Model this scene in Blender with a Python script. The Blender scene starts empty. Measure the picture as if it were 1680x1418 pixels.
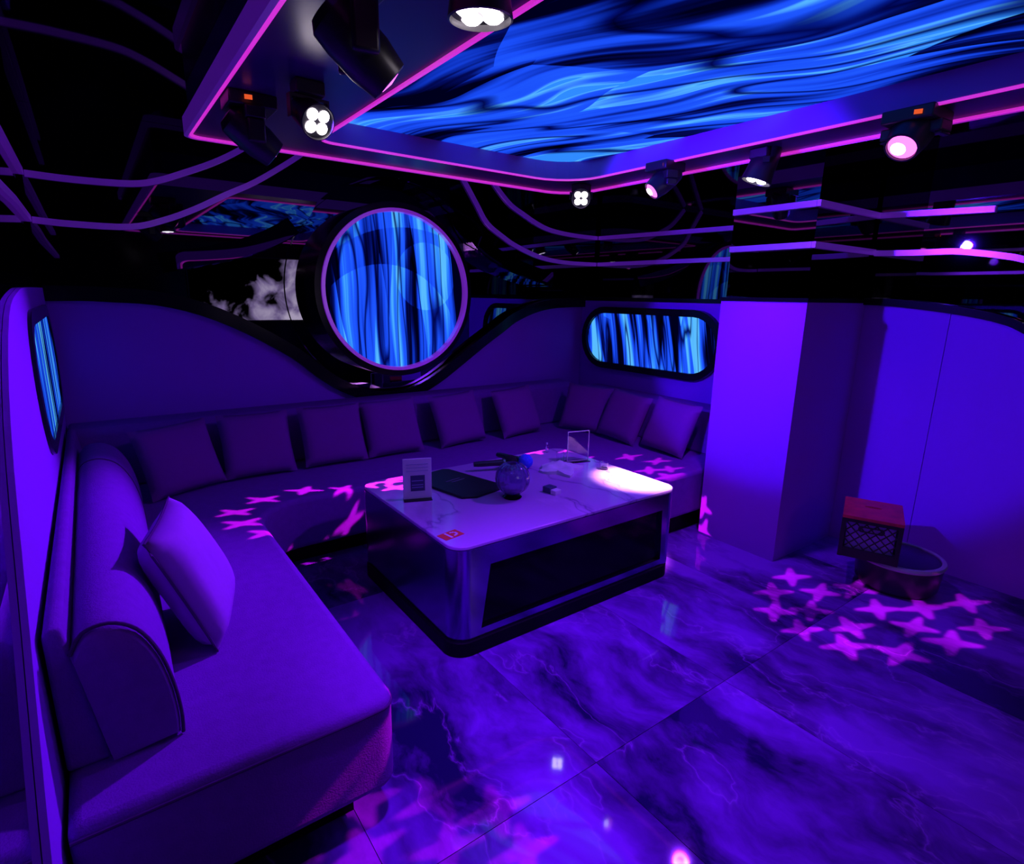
import bpy, bmesh, math, random
from mathutils import Vector, Matrix

random.seed(7)
scn = bpy.context.scene
COL = scn.collection

# ---------------------------------------------------------------- camera
cam_d = bpy.data.cameras.new('camera')
cam = bpy.data.objects.new('camera', cam_d)
COL.objects.link(cam)
cam_d.sensor_width = 36.0
cam_d.lens = 930.94 / 1680 * 36.0
cam_d.clip_start = 0.02
_yaw, _pit, _rol = (math.radians(a) for a in (36.339, -13.507, 0.978))
_f = Vector((math.sin(_yaw) * math.cos(_pit), math.cos(_yaw) * math.cos(_pit), math.sin(_pit)))
_r = Vector((math.cos(_yaw), -math.sin(_yaw), 0))
_u = _r.cross(_f)
_r2 = _r * math.cos(_rol) + _u * math.sin(_rol)
_u2 = _r2.cross(_f)
cam.matrix_world = Matrix(((_r2.x, _u2.x, -_f.x, 0), (_r2.y, _u2.y, -_f.y, 0), (_r2.z, _u2.z, -_f.z, 1.65), (0, 0, 0, 1)))
scn.camera = cam

# ---------------------------------------------------------------- world, exposure
w = bpy.data.worlds.new('world')
scn.world = w
w.use_nodes = True
w.node_tree.nodes['Background'].inputs[0].default_value = (0.02, 0.0, 0.2, 1)
w.node_tree.nodes['Background'].inputs[1].default_value = 0.0
scn.view_settings.view_transform = 'Standard'
scn.view_settings.look = 'None'
scn.view_settings.gamma = 1.0
scn.view_settings.use_curve_mapping = False
scn.view_settings.exposure = 0.0
scn.cycles.max_bounces = 8
scn.cycles.sample_clamp_indirect = 4.0
scn.cycles.blur_glossy = 0.5

VIOLET = (0.075, 0.008, 1.0)
PURPLE = (0.21, 0.014, 1.0)
MAGENTA = (0.9, 0.035, 0.92)
POW_VIOLET = 1.0       # master gain of the violet floods
POW_STAR = 1.3

# ---------------------------------------------------------------- materials
def new_mat(name):
    m = bpy.data.materials.new(name)
    m.use_nodes = True
    nt = m.node_tree
    nt.nodes.clear()
    out = nt.nodes.new('ShaderNodeOutputMaterial')
    return m, nt, out

def N(nt, typ, **kw):
    n = nt.nodes.new(typ)
    for k, v in kw.items():
        if k.startswith('i_'):
            n.inputs[k[2:].replace('_', ' ')].default_value = v
        else:
            setattr(n, k, v)
    return n

def link(nt, a, b):
    nt.links.new(a, b)

def ramp(nt, fac, stops, interp='LINEAR'):
    r = nt.nodes.new('ShaderNodeValToRGB')
    r.color_ramp.interpolation = interp
    els = r.color_ramp.elements
    els[0].position, els[0].color = stops[0][0], (*stops[0][1], 1)
    els[1].position, els[1].color = stops[-1][0], (*stops[-1][1], 1)
    for p, c in stops[1:-1]:
        e = els.new(p)
        e.color = (*c, 1)
    link(nt, fac, r.inputs['Fac'])
    return r

def pbr(name, col, rough=0.5, metal=0.0, spec=0.5, emit=None, estr=0.0, bump=None, coat=0.0, var=0.0, vscale=8.0):
    m, nt, out = new_mat(name)
    b = N(nt, 'ShaderNodeBsdfPrincipled')
    b.inputs['Base Color'].default_value = (*col, 1)
    b.inputs['Roughness'].default_value = rough
    b.inputs['Metallic'].default_value = metal
    b.inputs['Specular IOR Level'].default_value = spec
    b.inputs['Coat Weight'].default_value = coat
    if emit:
        b.inputs['Emission Color'].default_value = (*emit, 1)
        b.inputs['Emission Strength'].default_value = estr
    tc = N(nt, 'ShaderNodeTexCoord')
    if var:
        n = N(nt, 'ShaderNodeTexNoise')
        n.inputs['Scale'].default_value = vscale
        n.inputs['Detail'].default_value = 4
        link(nt, tc.outputs['Object'], n.inputs['Vector'])
        r = ramp(nt, n.outputs['Fac'], [(0.3, tuple(c * (1 - var) for c in col)), (0.7, tuple(min(1, c * (1 + var)) for c in col))])
        link(nt, r.outputs['Color'], b.inputs['Base Color'])
    if bump:
        sc, st = bump
        n = N(nt, 'ShaderNodeTexNoise')
        n.inputs['Scale'].default_value = sc
        n.inputs['Detail'].default_value = 3
        link(nt, tc.outputs['Object'], n.inputs['Vector'])
        bp = N(nt, 'ShaderNodeBump')
        bp.inputs['Strength'].default_value = st
        bp.inputs['Distance'].default_value = 0.01
        link(nt, n.outputs['Fac'], bp.inputs['Height'])
        link(nt, bp.outputs['Normal'], b.inputs['Normal'])
    link(nt, b.outputs[0], out.inputs[0])
    return m

def emis(name, col, s):
    m, nt, out = new_mat(name)
    e = N(nt, 'ShaderNodeEmission')
    e.inputs[0].default_value = (*col, 1)
    e.inputs[1].default_value = s
    link(nt, e.outputs[0], out.inputs[0])
    return m

def drape_mat(name, stretch, rot, warp, strength, seed, soft=1.2, blocks=0.25, shift=0.0, arches=(), crease=1.0):
    """picture of flowing blue silk shown by an LED screen: long soft folds, dark creases, pale highlights"""
    m, nt, out = new_mat(name)
    tc = N(nt, 'ShaderNodeTexCoord')
    mp = N(nt, 'ShaderNodeMapping')
    mp.inputs['Rotation'].default_value = rot
    mp.inputs['Location'].default_value = (seed, seed * 1.7, seed * 0.6)
    link(nt, tc.outputs['Object'], mp.inputs['Vector'])
    n1 = N(nt, 'ShaderNodeTexNoise')
    n1.inputs['Scale'].default_value = 1.0
    n1.inputs['Detail'].default_value = 1.0
    link(nt, mp.outputs[0], n1.inputs['Vector'])
    sub = N(nt, 'ShaderNodeVectorMath', operation='SUBTRACT')
    link(nt, n1.outputs['Color'], sub.inputs[0])
    sub.inputs[1].default_value = (0.5, 0.5, 0.5)
    scl = N(nt, 'ShaderNodeVectorMath', operation='SCALE')
    scl.inputs['Scale'].default_value = warp
    link(nt, sub.outputs[0], scl.inputs[0])
    add = N(nt, 'ShaderNodeVectorMath', operation='ADD')
    link(nt, mp.outputs[0], add.inputs[0])
    link(nt, scl.outputs[0], add.inputs[1])
    st = N(nt, 'ShaderNodeVectorMath', operation='MULTIPLY')
    st.inputs[1].default_value = stretch
    link(nt, add.outputs[0], st.inputs[0])
    big = N(nt, 'ShaderNodeTexNoise')
    big.inputs['Scale'].default_value = 1.0
    big.inputs['Detail'].default_value = soft
    link(nt, st.outputs[0], big.inputs['Vector'])
    vor = N(nt, 'ShaderNodeTexVoronoi', feature='F1')
    vor.inputs['Scale'].default_value = 0.9
    link(nt, st.outputs[0], vor.inputs['Vector'])
    sep = N(nt, 'ShaderNodeSeparateColor')
    link(nt, vor.outputs['Color'], sep.inputs[0])
    c = N(nt, 'ShaderNodeMath', operation='MULTIPLY_ADD')
    link(nt, sep.outputs[0], c.inputs[0])
    c.inputs[1].default_value = blocks
    link(nt, big.outputs['Fac'], c.inputs[2])
    base = c.outputs[0]
    for (axx, azz, rad, amt) in arches:
        dn = N(nt, 'ShaderNodeVectorMath', operation='DISTANCE')
        fl = N(nt, 'ShaderNodeVectorMath', operation='MULTIPLY')
        fl.inputs[1].default_value = (1, 0, 1)
        link(nt, tc.outputs['Object'], fl.inputs[0])
        link(nt, fl.outputs[0], dn.inputs[0])
        dn.inputs[1].default_value = (axx, 0, azz)
        mrr = N(nt, 'ShaderNodeMapRange')
        mrr.inputs['From Min'].default_value = rad
        mrr.inputs['From Max'].default_value = rad + 0.006
        mrr.inputs['To Min'].default_value = amt
        mrr.inputs['To Max'].default_value = 0.0
        link(nt, dn.outputs['Value'], mrr.inputs['Value'])
        sm = N(nt, 'ShaderNodeMath', operation='ADD')
        link(nt, base, sm.inputs[0])
        link(nt, mrr.outputs[0], sm.inputs[1])
        base = sm.outputs[0]
    # fine pleats running along the folds
    st2 = N(nt, 'ShaderNodeVectorMath', operation='MULTIPLY')
    st2.inputs[1].default_value = tuple(v * (5.0 if v == max(stretch) else 0.6) for v in stretch)
    link(nt, add.outputs[0], st2.inputs[0])
    fine = N(nt, 'ShaderNodeTexNoise')
    fine.inputs['Scale'].default_value = 1.0
    fine.inputs['Detail'].default_value = 2.0
    link(nt, st2.outputs[0], fine.inputs['Vector'])
    c2 = N(nt, 'ShaderNodeMath', operation='MULTIPLY_ADD')
    link(nt, fine.outputs['Fac'], c2.inputs[0])
    c2.inputs[1].default_value = 0.36
    link(nt, base, c2.inputs[2])
    k = 0.18 + blocks / 2 - shift
    r = ramp(nt, c2.outputs[0], [(0.38 + k, (0.0, 0.0, 0.012)), (0.435 + k, (0.001, 0.004, 0.12)), (0.47 + k, (0.004, 0.03, 0.5)), (0.53 + k, (0.010, 0.075, 0.95)),
                       (0.60 + k, (0.014, 0.10, 1.0)), (0.66 + k, (0.03, 0.26, 1.0)), (0.72 + k, (0.10, 0.5, 1.0))])
    cr = N(nt, 'ShaderNodeTexNoise')
    cr.inputs['Scale'].default_value = 1.5
    cr.inputs['Detail'].default_value = 0.5
    link(nt, st.outputs[0], cr.inputs['Vector'])
    ab = N(nt, 'ShaderNodeMath', operation='SUBTRACT')
    link(nt, cr.outputs['Fac'], ab.inputs[0])
    ab.inputs[1].default_value = 0.5
    ab2 = N(nt, 'ShaderNodeMath', operation='ABSOLUTE')
    link(nt, ab.outputs[0], ab2.inputs[0])
    cl = ramp(nt, ab2.outputs[0], [(0.0, (0.02, 0.02, 0.08)), (0.012 * crease, (0.12, 0.12, 0.25)), (0.05 * crease, (1, 1, 1))])
    mul = N(nt, 'ShaderNodeMix', data_type='RGBA', blend_type='MULTIPLY')
    mul.inputs['Factor'].default_value = 1.0
    link(nt, r.outputs[0], mul.inputs[6])
    link(nt, cl.outputs[0], mul.inputs[7])
    e = N(nt, 'ShaderNodeEmission')
    e.inputs[1].default_value = strength
    link(nt, mul.outputs[2], e.inputs[0])
    link(nt, e.outputs[0], out.inputs[0])
    return m

def marble(name, base, dark, vein, scale, rough, spec, tile=False, veins=0.30, vw=1.0):
    m, nt, out = new_mat(name)
    b = N(nt, 'ShaderNodeBsdfPrincipled')
    b.inputs['Specular IOR Level'].default_value = spec
    tc = N(nt, 'ShaderNodeTexCoord')
    vec = tc.outputs['Object']
    if tile:
        oi = N(nt, 'ShaderNodeObjectInfo')
        mu = N(nt, 'ShaderNodeMath', operation='MULTIPLY')
        mu.inputs[1].default_value = 37.0
        link(nt, oi.outputs['Random'], mu.inputs[0])
        cb = N(nt, 'ShaderNodeCombineXYZ')
        link(nt, mu.outputs[0], cb.inputs['Z'])
        link(nt, mu.outputs[0], cb.inputs['X'])
        ad = N(nt, 'ShaderNodeVectorMath', operation='ADD')
        link(nt, vec, ad.inputs[0])
        link(nt, cb.outputs[0], ad.inputs[1])
        vec = ad.outputs[0]
    n0 = N(nt, 'ShaderNodeTexNoise')
    n0.inputs['Scale'].default_value = scale * 0.8
    n0.inputs['Detail'].default_value = 4
    link(nt, vec, n0.inputs['Vector'])
    s0 = N(nt, 'ShaderNodeVectorMath', operation='SCALE')
    s0.inputs['Scale'].default_value = 0.9 / scale
    link(nt, n0.outputs['Color'], s0.inputs[0])
    a0 = N(nt, 'ShaderNodeVectorMath', operation='ADD')
    link(nt, vec, a0.inputs[0])
    link(nt, s0.outputs[0], a0.inputs[1])
    mp = N(nt, 'ShaderNodeMapping')
    mp.inputs['Rotation'].default_value = (0, 0, 0.7)
    mp.inputs['Scale'].default_value = (scale, scale * 0.38, scale)
    link(nt, a0.outputs[0], mp.inputs['Vector'])
    n1 = N(nt, 'ShaderNodeTexNoise')
    n1.inputs['Scale'].default_value = 1.0
    n1.inputs['Detail'].default_value = 7
    n1.inputs['Roughness'].default_value = 0.58
    link(nt, mp.outputs[0], n1.inputs['Vector'])
    r1 = ramp(nt, n1.outputs['Fac'], [(0.39, dark), (0.48, tuple((x + y) / 2.4 for x, y in zip(dark, base))), (0.60, base), (0.75, base)])
    n2 = N(nt, 'ShaderNodeTexNoise')
    n2.inputs['Scale'].default_value = 1.1
    n2.inputs['Detail'].default_value = 6
    link(nt, mp.outputs[0], n2.inputs['Vector'])
    sb = N(nt, 'ShaderNodeMath', operation='SUBTRACT')
    link(nt, n2.outputs['Fac'], sb.inputs[0])
    sb.inputs[1].default_value = 0.5
    ab = N(nt, 'ShaderNodeMath', operation='ABSOLUTE')
    link(nt, sb.outputs[0], ab.inputs[0])
    rv = ramp(nt, ab.outputs[0], [(0.0, (veins,) * 3), (0.004 * vw, (veins * 0.34,) * 3), (0.014 * vw, (0, 0, 0))])
    mx = N(nt, 'ShaderNodeMix', data_type='RGBA')
    link(nt, rv.outputs[0], mx.inputs[0])
    link(nt, r1.outputs[0], mx.inputs[6])
    mx.inputs[7].default_value = (*vein, 1)
    link(nt, mx.outputs[2], b.inputs['Base Color'])
    b.inputs['Roughness'].default_value = rough
    link(nt, b.outputs[0], out.inputs[0])
    return m

M = {}
M['upholstery'] = pbr('wall_upholstery', (0.36, 0.045, 0.62), 0.75, spec=0.15, bump=(60, 0.05))
M['wall_gap'] = pbr('wall_gap', (0.02, 0.02, 0.025), 0.8)
M['mirror'] = pbr('black_mirror', (0.17, 0.17, 0.2), 0.015, metal=1.0)
M['clear_mirror'] = pbr('clear_mirror', (0.6, 0.55, 0.7), 0.01, metal=1.0)
M['ceil_mirror'] = pbr('black_ceiling_mirror', (0.010, 0.010, 0.013), 0.03, metal=1.0)
M['gloss_black'] = pbr('gloss_black', (0.006, 0.006, 0.009), 0.16, spec=0.22)
M['satin_black'] = pbr('satin_black', (0.02, 0.02, 0.024), 0.38, spec=0.5)
M['coffer'] = pbr('coffer_lacquer', (0.05, 0.012, 0.12), 0.32, spec=0.15)
M['coffer_side'] = pbr('coffer_side', (0.3, 0.1, 0.55), 0.45, spec=0.4)
M['led_magenta'] = pbr('magenta_led_strip', (0.6, 0.4, 0.6), 0.3, emit=(0.75, 0.025, 0.62), estr=0.8)
M['glow_violet'] = pbr('violet_edge_glow', (0.75, 0.5, 0.75), 0.28, metal=0.6, emit=(0.13, 0.012, 0.55), estr=0.24)  # glow paints reflected light on metal wall trims; the coffer lip is LED
M['glow_ring'] = pbr('ring_trim_glow', (0.8, 0.5, 0.75), 0.28, metal=0.6, emit=(0.26, 0.02, 0.7), estr=0.4)  # metal ring, not a lamp; flat emission stands in for reflected light
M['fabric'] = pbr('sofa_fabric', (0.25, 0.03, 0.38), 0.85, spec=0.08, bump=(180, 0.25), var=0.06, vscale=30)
M['cushion'] = pbr('cushion_fabric', (0.26, 0.03, 0.30), 0.85, spec=0.08, bump=(14, 0.35))
M['pillow'] = pbr('pillow_fabric', (0.40, 0.09, 0.50), 0.85, spec=0.2, bump=(11, 0.5))
M['piping'] = pbr('piping_fabric', (0.10, 0.015, 0.13), 0.85, spec=0.05)
M['plinth'] = pbr('plinth', (0.004, 0.003, 0.006), 0.5, spec=0.1)
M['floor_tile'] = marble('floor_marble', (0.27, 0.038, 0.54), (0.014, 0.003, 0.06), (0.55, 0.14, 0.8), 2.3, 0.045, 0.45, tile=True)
M['grout'] = pbr('grout', (0.03, 0.03, 0.035), 0.7)
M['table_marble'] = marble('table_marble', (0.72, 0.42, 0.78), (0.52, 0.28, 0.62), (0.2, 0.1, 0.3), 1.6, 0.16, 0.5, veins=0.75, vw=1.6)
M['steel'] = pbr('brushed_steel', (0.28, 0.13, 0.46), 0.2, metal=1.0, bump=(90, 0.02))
M['dark_glass'] = pbr('dark_glass', (0.003, 0.003, 0.005), 0.12, spec=0.12)
M['lens_white'] = emis('lit_white_lens', (1.0, 0.86, 1.0), 14.0)
M['lens_pink'] = emis('lit_pink_lens', (1.0, 0.12, 0.85), 3.0)
M['lens_core'] = emis('lit_lens_core', (1.0, 0.85, 0.95), 8.0)
M['lens_glass'] = pbr('unlit_lens', (0.5, 0.2, 0.45), 0.12, spec=0.8, emit=(0.8, 0.05, 0.6), estr=0.35)
M['orange_led'] = emis('orange_display', (1.0, 0.12, 0.03), 0.8)
M['white_led'] = emis('white_indicator', (0.85, 0.95, 1.0), 4.0)
M['paper'] = pbr('white_paper', (0.75, 0.72, 0.75), 0.7)
M['card_print'] = pbr('dark_print', (0.05, 0.07, 0.14), 0.4)
M['card_print_light'] = pbr('pale_print', (0.3, 0.35, 0.5), 0.4)
M['red_card'] = pbr('red_print', (0.75, 0.06, 0.04), 0.5)
M['folder'] = pbr('black_folder', (0.006, 0.006, 0.008), 0.45)
M['grey_print'] = pbr('grey_print', (0.10, 0.10, 0.12), 0.6)
M['blue_foam'] = pbr('blue_foam', (0.05, 0.10, 0.9), 0.9, bump=(80, 0.4))
M['black_foam'] = pbr('black_foam', (0.006, 0.006, 0.007), 0.9, bump=(80, 0.4))
M['grey_metal'] = pbr('grey_metal', (0.25, 0.25, 0.27), 0.35, metal=1.0)
M['crate'] = pbr('crate_plastic', (0.012, 0.012, 0.014), 0.45)
M['crate_fill'] = pbr('crate_contents', (0.6, 0.35, 0.95), 0.5, bump=(30, 0.6))
M['red_lid'] = pbr('red_lid', (0.55, 0.03, 0.05), 0.45, var=0.25, vscale=14)
M['pouf'] = pbr('pouf_leather', (0.02, 0.018, 0.024), 0.3)
M['pouf_rim'] = pbr('pouf_rim', (0.35, 0.33, 0.38), 0.3)

def glass_mat(name, tint):
    m, nt, out = new_mat(name)
    g = N(nt, 'ShaderNodeBsdfPrincipled')
    g.inputs['Base Color'].default_value = (*tint, 1)
    g.inputs['Transmission Weight'].default_value = 1.0
    g.inputs['Roughness'].default_value = 0.02
    g.inputs['IOR'].default_value = 1.45
    link(nt, g.outputs[0], out.inputs[0])
    return m
M['glass'] = glass_mat('clear_glass', (0.95, 0.95, 1.0))
def smoky():
    m, nt, out = new_mat('smoky_ribbed_glass')
    g = N(nt, 'ShaderNodeBsdfPrincipled')
    g.inputs['Base Color'].default_value = (0.5, 0.38, 0.75, 1)
    g.inputs['Transmission Weight'].default_value = 0.9
    g.inputs['Roughness'].default_value = 0.05
    g.inputs['IOR'].default_value = 1.6
    tc = N(nt, 'ShaderNodeTexCoord')
    gr = N(nt, 'ShaderNodeTexGradient', gradient_type='RADIAL')
    link(nt, tc.outputs['Object'], gr.inputs['Vector'])
    ml = N(nt, 'ShaderNodeMath', operation='MULTIPLY')
    ml.inputs[1].default_value = 2 * math.pi * 18
    link(nt, gr.outputs['Fac'], ml.inputs[0])
    sn = N(nt, 'ShaderNodeMath', operation='SINE')
    link(nt, ml.outputs[0], sn.inputs[0])
    bp = N(nt, 'ShaderNodeBump')
    bp.inputs['Strength'].default_value = 0.22
    bp.inputs['Distance'].default_value = 0.006
    link(nt, sn.outputs[0], bp.inputs['Height'])
    link(nt, bp.outputs['Normal'], g.inputs['Normal'])
    link(nt, g.outputs[0], out.inputs[0])
    return m
M['smoky_glass'] = smoky()
M['acrylic'] = glass_mat('clear_acrylic', (0.9, 0.9, 0.97))

M['drape_ceiling'] = drape_mat('silk_picture_ceiling', (3.2, 0.55, 1.0), (0, 0, -0.30), 0.5, 1.0, 3.1, 1.6, 0.3, -0.015)
M['drape_round'] = drape_mat('silk_picture_round', (6.5, 1.0, 0.45), (0, 0.06, 0), 0.16, 1.0, 1.3, 1.0, 0.26, 0.055, ((-0.1, -0.42, 0.62, 0.06), (0.1, -0.5, 0.98, -0.05), (0.25, 0.12, 0.26, 0.05)), 0.7)
M['drape_right'] = drape_mat('silk_picture_right', (1.0, 9.0, 0.9), (0.2, 0, 0), 0.1, 1.0, 5.2, 1.0, 0.2, 0.05)
M['drape_left'] = drape_mat('silk_picture_left', (1.0, 8.0, 0.6), (0, 0, 0), 0.1, 0.9, 7.7, 1.0, 0.2, 0.04)

def smoke_mat():
    m, nt, out = new_mat('smoke_video')
    tc = N(nt, 'ShaderNodeTexCoord')
    n = N(nt, 'ShaderNodeTexNoise')
    n.inputs['Scale'].default_value = 3.4
    n.inputs['Detail'].default_value = 6
    n.inputs['Distortion'].default_value = 0.5
    mp = N(nt, 'ShaderNodeMapping')
    mp.inputs['Location'].default_value = (0.35, 0, 0.1)
    link(nt, tc.outputs['Object'], mp.inputs['Vector'])
    link(nt, mp.outputs[0], n.inputs['Vector'])
    sp = N(nt, 'ShaderNodeSeparateXYZ')
    link(nt, tc.outputs['Object'], sp.inputs[0])
    g = N(nt, 'ShaderNodeMath', operation='MULTIPLY_ADD')
    link(nt, sp.outputs['X'], g.inputs[0])
    g.inputs[1].default_value = 0.22
    link(nt, n.outputs['Fac'], g.inputs[2])
    g2 = N(nt, 'ShaderNodeMath', operation='MULTIPLY_ADD')
    link(nt, sp.outputs['Z'], g2.inputs[0])
    g2.inputs[1].default_value = -0.22
    link(nt, g.outputs[0], g2.inputs[2])
    r = ramp(nt, g2.outputs[0], [(0.52, (0, 0, 0)), (0.66, (0.35, 0.25, 0.5)), (0.85, (0.95, 0.8, 1.0))])
    e = N(nt, 'ShaderNodeEmission')
    e.inputs[1].default_value = 2.2
    link(nt, r.outputs[0], e.inputs[0])
    link(nt, e.outputs[0], out.inputs[0])
    return m
M['smoke'] = smoke_mat()

# ---------------------------------------------------------------- mesh helpers
def obj(name, bm, mat, parent=None, smooth=False, angle=40, bevel=0.0, seg=2, structure=False, normals=True):
    me = bpy.data.meshes.new(name)
    if normals:
        bmesh.ops.recalc_face_normals(bm, faces=bm.faces)
    bm.to_mesh(me)
    bm.free()
    me.materials.append(mat)
    o = bpy.data.objects.new(name, me)
    COL.objects.link(o)
    if parent is not None:
        o.parent = parent
    if bevel:
        b = o.modifiers.new('bevel', 'BEVEL')
        b.width = bevel
        b.segments = seg
        b.limit_method = 'ANGLE'
        b.angle_limit = math.radians(35)
        smooth = True
    if smooth:
        me.polygons.foreach_set('use_smooth', [True] * len(me.polygons))
        if hasattr(me, 'set_sharp_from_angle'):
            me.set_sharp_from_angle(angle=math.radians(angle))
    if structure:
        o['kind'] = 'structure'
    return o

def tag(o, label, cat, group=None):
    o['label'] = label
    o['category'] = cat
    if group:
        o['group'] = group
    return o

def empty(name, loc, label, cat, group=None, rotz=0.0):
    o = bpy.data.objects.new(name, None)
    COL.objects.link(o)
    o.empty_display_size = 0.05
    o.location = loc
    o.rotation_euler = (0, 0, rotz)
    return tag(o, label, cat, group)

def box(bm, x0, x1, y0, y1, z0, z1, mtx=None):
    vs = [bm.verts.new(p) for p in ((x0, y0, z0), (x1, y0, z0), (x1, y1, z0), (x0, y1, z0), (x0, y0, z1), (x1, y0, z1), (x1, y1, z1), (x0, y1, z1))]
    for f in ((0, 3, 2, 1), (4, 5, 6, 7), (0, 1, 5, 4), (1, 2, 6, 5), (2, 3, 7, 6), (3, 0, 4, 7)):
        bm.faces.new([vs[i] for i in f])
    if mtx is not None:
        bmesh.ops.transform(bm, matrix=mtx, verts=vs)
    return vs

def bx(x0, x1, y0, y1, z0, z1, mtx=None):
    bm = bmesh.new()
    box(bm, x0, x1, y0, y1, z0, z1, mtx)
    return bm

def prism(pts, axis, a, b, bm=None):
    """polygon extruded along axis; pts are the two other coordinates in order"""
    bm = bm or bmesh.new()
    def P(p, t):
        return {'x': (t, p[0], p[1]), 'y': (p[0], t, p[1]), 'z': (p[0], p[1], t)}[axis]
    va = [bm.verts.new(P(p, a)) for p in pts]
    vb = [bm.verts.new(P(p, b)) for p in pts]
    n = len(pts)
    bm.faces.new(va)
    bm.faces.new(list(reversed(vb)))
    for i in range(n):
        j = (i + 1) % n
        bm.faces.new((va[i], va[j], vb[j], vb[i]))
    return bm

def smooth_path(pts, n=6):
    """Catmull-Rom through the points"""
    P = [Vector(p) for p in pts]
    out = []
    for i in range(len(P) - 1):
        p0 = P[max(i - 1, 0)]
        p1, p2 = P[i], P[i + 1]
        p3 = P[min(i + 2, len(P) - 1)]
        for k in range(n):
            t = k / n
            out.append(0.5 * ((2 * p1) + (-p0 + p2) * t + (2 * p0 - 5 * p1 + 4 * p2 - p3) * t * t + (-p0 + 3 * p1 - 3 * p2 + p3) * t ** 3))
    out.append(P[-1])
    return [tuple(p) for p in out]

def band(path, normal_of, h, d, bm=None, closed=False, both=False):
    """rectangular strip along a 3D path: h across the path in the wall plane, d proud along the normal"""
    bm = bm or bmesh.new()
    P = [Vector(p) for p in path]
    n = len(P)
    rings = []
    for i in range(n):
        t = (P[(i + 1) % n] - P[i - 1]) if closed else (P[min(i + 1, n - 1)] - P[max(i - 1, 0)])
        t.normalize()
        nn = Vector(normal_of(i) if callable(normal_of) else normal_of).normalized()
        s = nn.cross(t).normalized()
        a = P[i]
        rings.append([bm.verts.new(a - s * h / 2), bm.verts.new(a + s * h / 2), bm.verts.new(a + s * h / 2 + nn * d), bm.verts.new(a - s * h / 2 + nn * d)])
    m = n if closed else n - 1
    for i in range(m):
        a, b = rings[i], rings[(i + 1) % n]
        for k in range(4):
            bm.faces.new((a[k], a[(k + 1) % 4], b[(k + 1) % 4], b[k]))
    if not closed:
        bm.faces.new(rings[0])
        bm.faces.new(list(reversed(rings[-1])))
    return bm

def tube(path, r, seg=8, bm=None, closed=False):
    bm = bm or bmesh.new()
    P = [Vector(p) for p in path]
    n = len(P)
    rings = []
    up = Vector((0.31, 0.17, 0.93))
    for i in range(n):
        t = (P[(i + 1) % n] - P[i - 1]) if closed else (P[min(i + 1, n - 1)] - P[max(i - 1, 0)])
        t.normalize()
        s = t.cross(up)
        if s.length < 1e-3:
            s = t.cross(Vector((1, 0, 0)))
        s.normalize()
        q = s.cross(t)
        rings.append([bm.verts.new(P[i] + (s * math.cos(2 * math.pi * k / seg) + q * math.sin(2 * math.pi * k / seg)) * r) for k in range(seg)])
    for i in range(n if closed else n - 1):
        a, b = rings[i], rings[(i + 1) % n]
        for k in range(seg):
            bm.faces.new((a[k], a[(k + 1) % seg], b[(k + 1) % seg], b[k]))
    if not closed:
        bm.faces.new(rings[0])
        bm.faces.new(rings[-1])
    return bm

def lathe(profile, seg=32, bm=None, mtx=None):
    """profile [(r,z)], spun about z; ends with r=0 are closed"""
    bm = bm or bmesh.new()
    rings = []
    new = []
    for r, z in profile:
        if r < 1e-6:
            v = [bm.verts.new((0, 0, z))]
        else:
            v = [bm.verts.new((r * math.cos(2 * math.pi * k / seg), r * math.sin(2 * math.pi * k / seg), z)) for k in range(seg)]
        rings.append(v)
        new += v
    for a, b in zip(rings, rings[1:]):
        for k in range(seg):
            j = (k + 1) % seg
            if len(a) == 1 and len(b) == 1:
                continue
            if len(a) == 1:
                bm.faces.new((a[0], b[k], b[j]))
            elif len(b) == 1:
                bm.faces.new((a[k], a[j], b[0]))
            else:
                bm.faces.new((a[k], a[j], b[j], b[k]))
    if mtx is not None:
        bmesh.ops.transform(bm, matrix=mtx, verts=new)
    return bm

def aim_mtx(loc, direction):
    d = Vector(direction).normalized()
    return Matrix.Translation(loc) @ (-d).to_track_quat('Z', 'Y').to_matrix().to_4x4()

def rrect(x0, x1, y0, y1, r, n=6):
    rs = r if isinstance(r, (list, tuple)) else (r,) * 4
    out = []
    for (cx, cy, a0), rr in zip(((x1, y0, -90), (x1, y1, 0), (x0, y1, 90), (x0, y0, 180)), rs):
        sx = -1 if cx == x1 else 1
        sy = -1 if cy == y1 else 1
        ccx, ccy = cx + sx * rr, cy + sy * rr
        if rr < 1e-6:
            out.append((cx, cy))
            continue
        for k in range(n + 1):
            a = math.radians(a0 + 90 * k / n)
            out.append((ccx + rr * math.cos(a), ccy + rr * math.sin(a)))
    return out

def ring_prism(outer, inner, axis, a, b, bm=None):
    """two outlines with the same number of points joined as a frame"""
    bm = bm or bmesh.new()
    def P(p, t):
        return {'x': (t, p[0], p[1]), 'y': (p[0], t, p[1]), 'z': (p[0], p[1], t)}[axis]
    n = len(outer)
    v = [[bm.verts.new(P(p, t)) for p in poly] for poly in (outer, inner) for t in (a, b)]
    for i in range(n):
        j = (i + 1) % n
        bm.faces.new((v[0][i], v[0][j], v[1][j], v[1][i]))
        bm.faces.new((v[2][i], v[3][i], v[3][j], v[2][j]))
        bm.faces.new((v[0][i], v[2][i], v[2][j], v[0][j]))
        bm.faces.new((v[1][i], v[1][j], v[3][j], v[3][i]))
    return bm

# ---------------------------------------------------------------- room shell
XL, XR, YB, YN, ZC = -0.2, 4.13, 4.43, -1.05, 2.62

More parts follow.
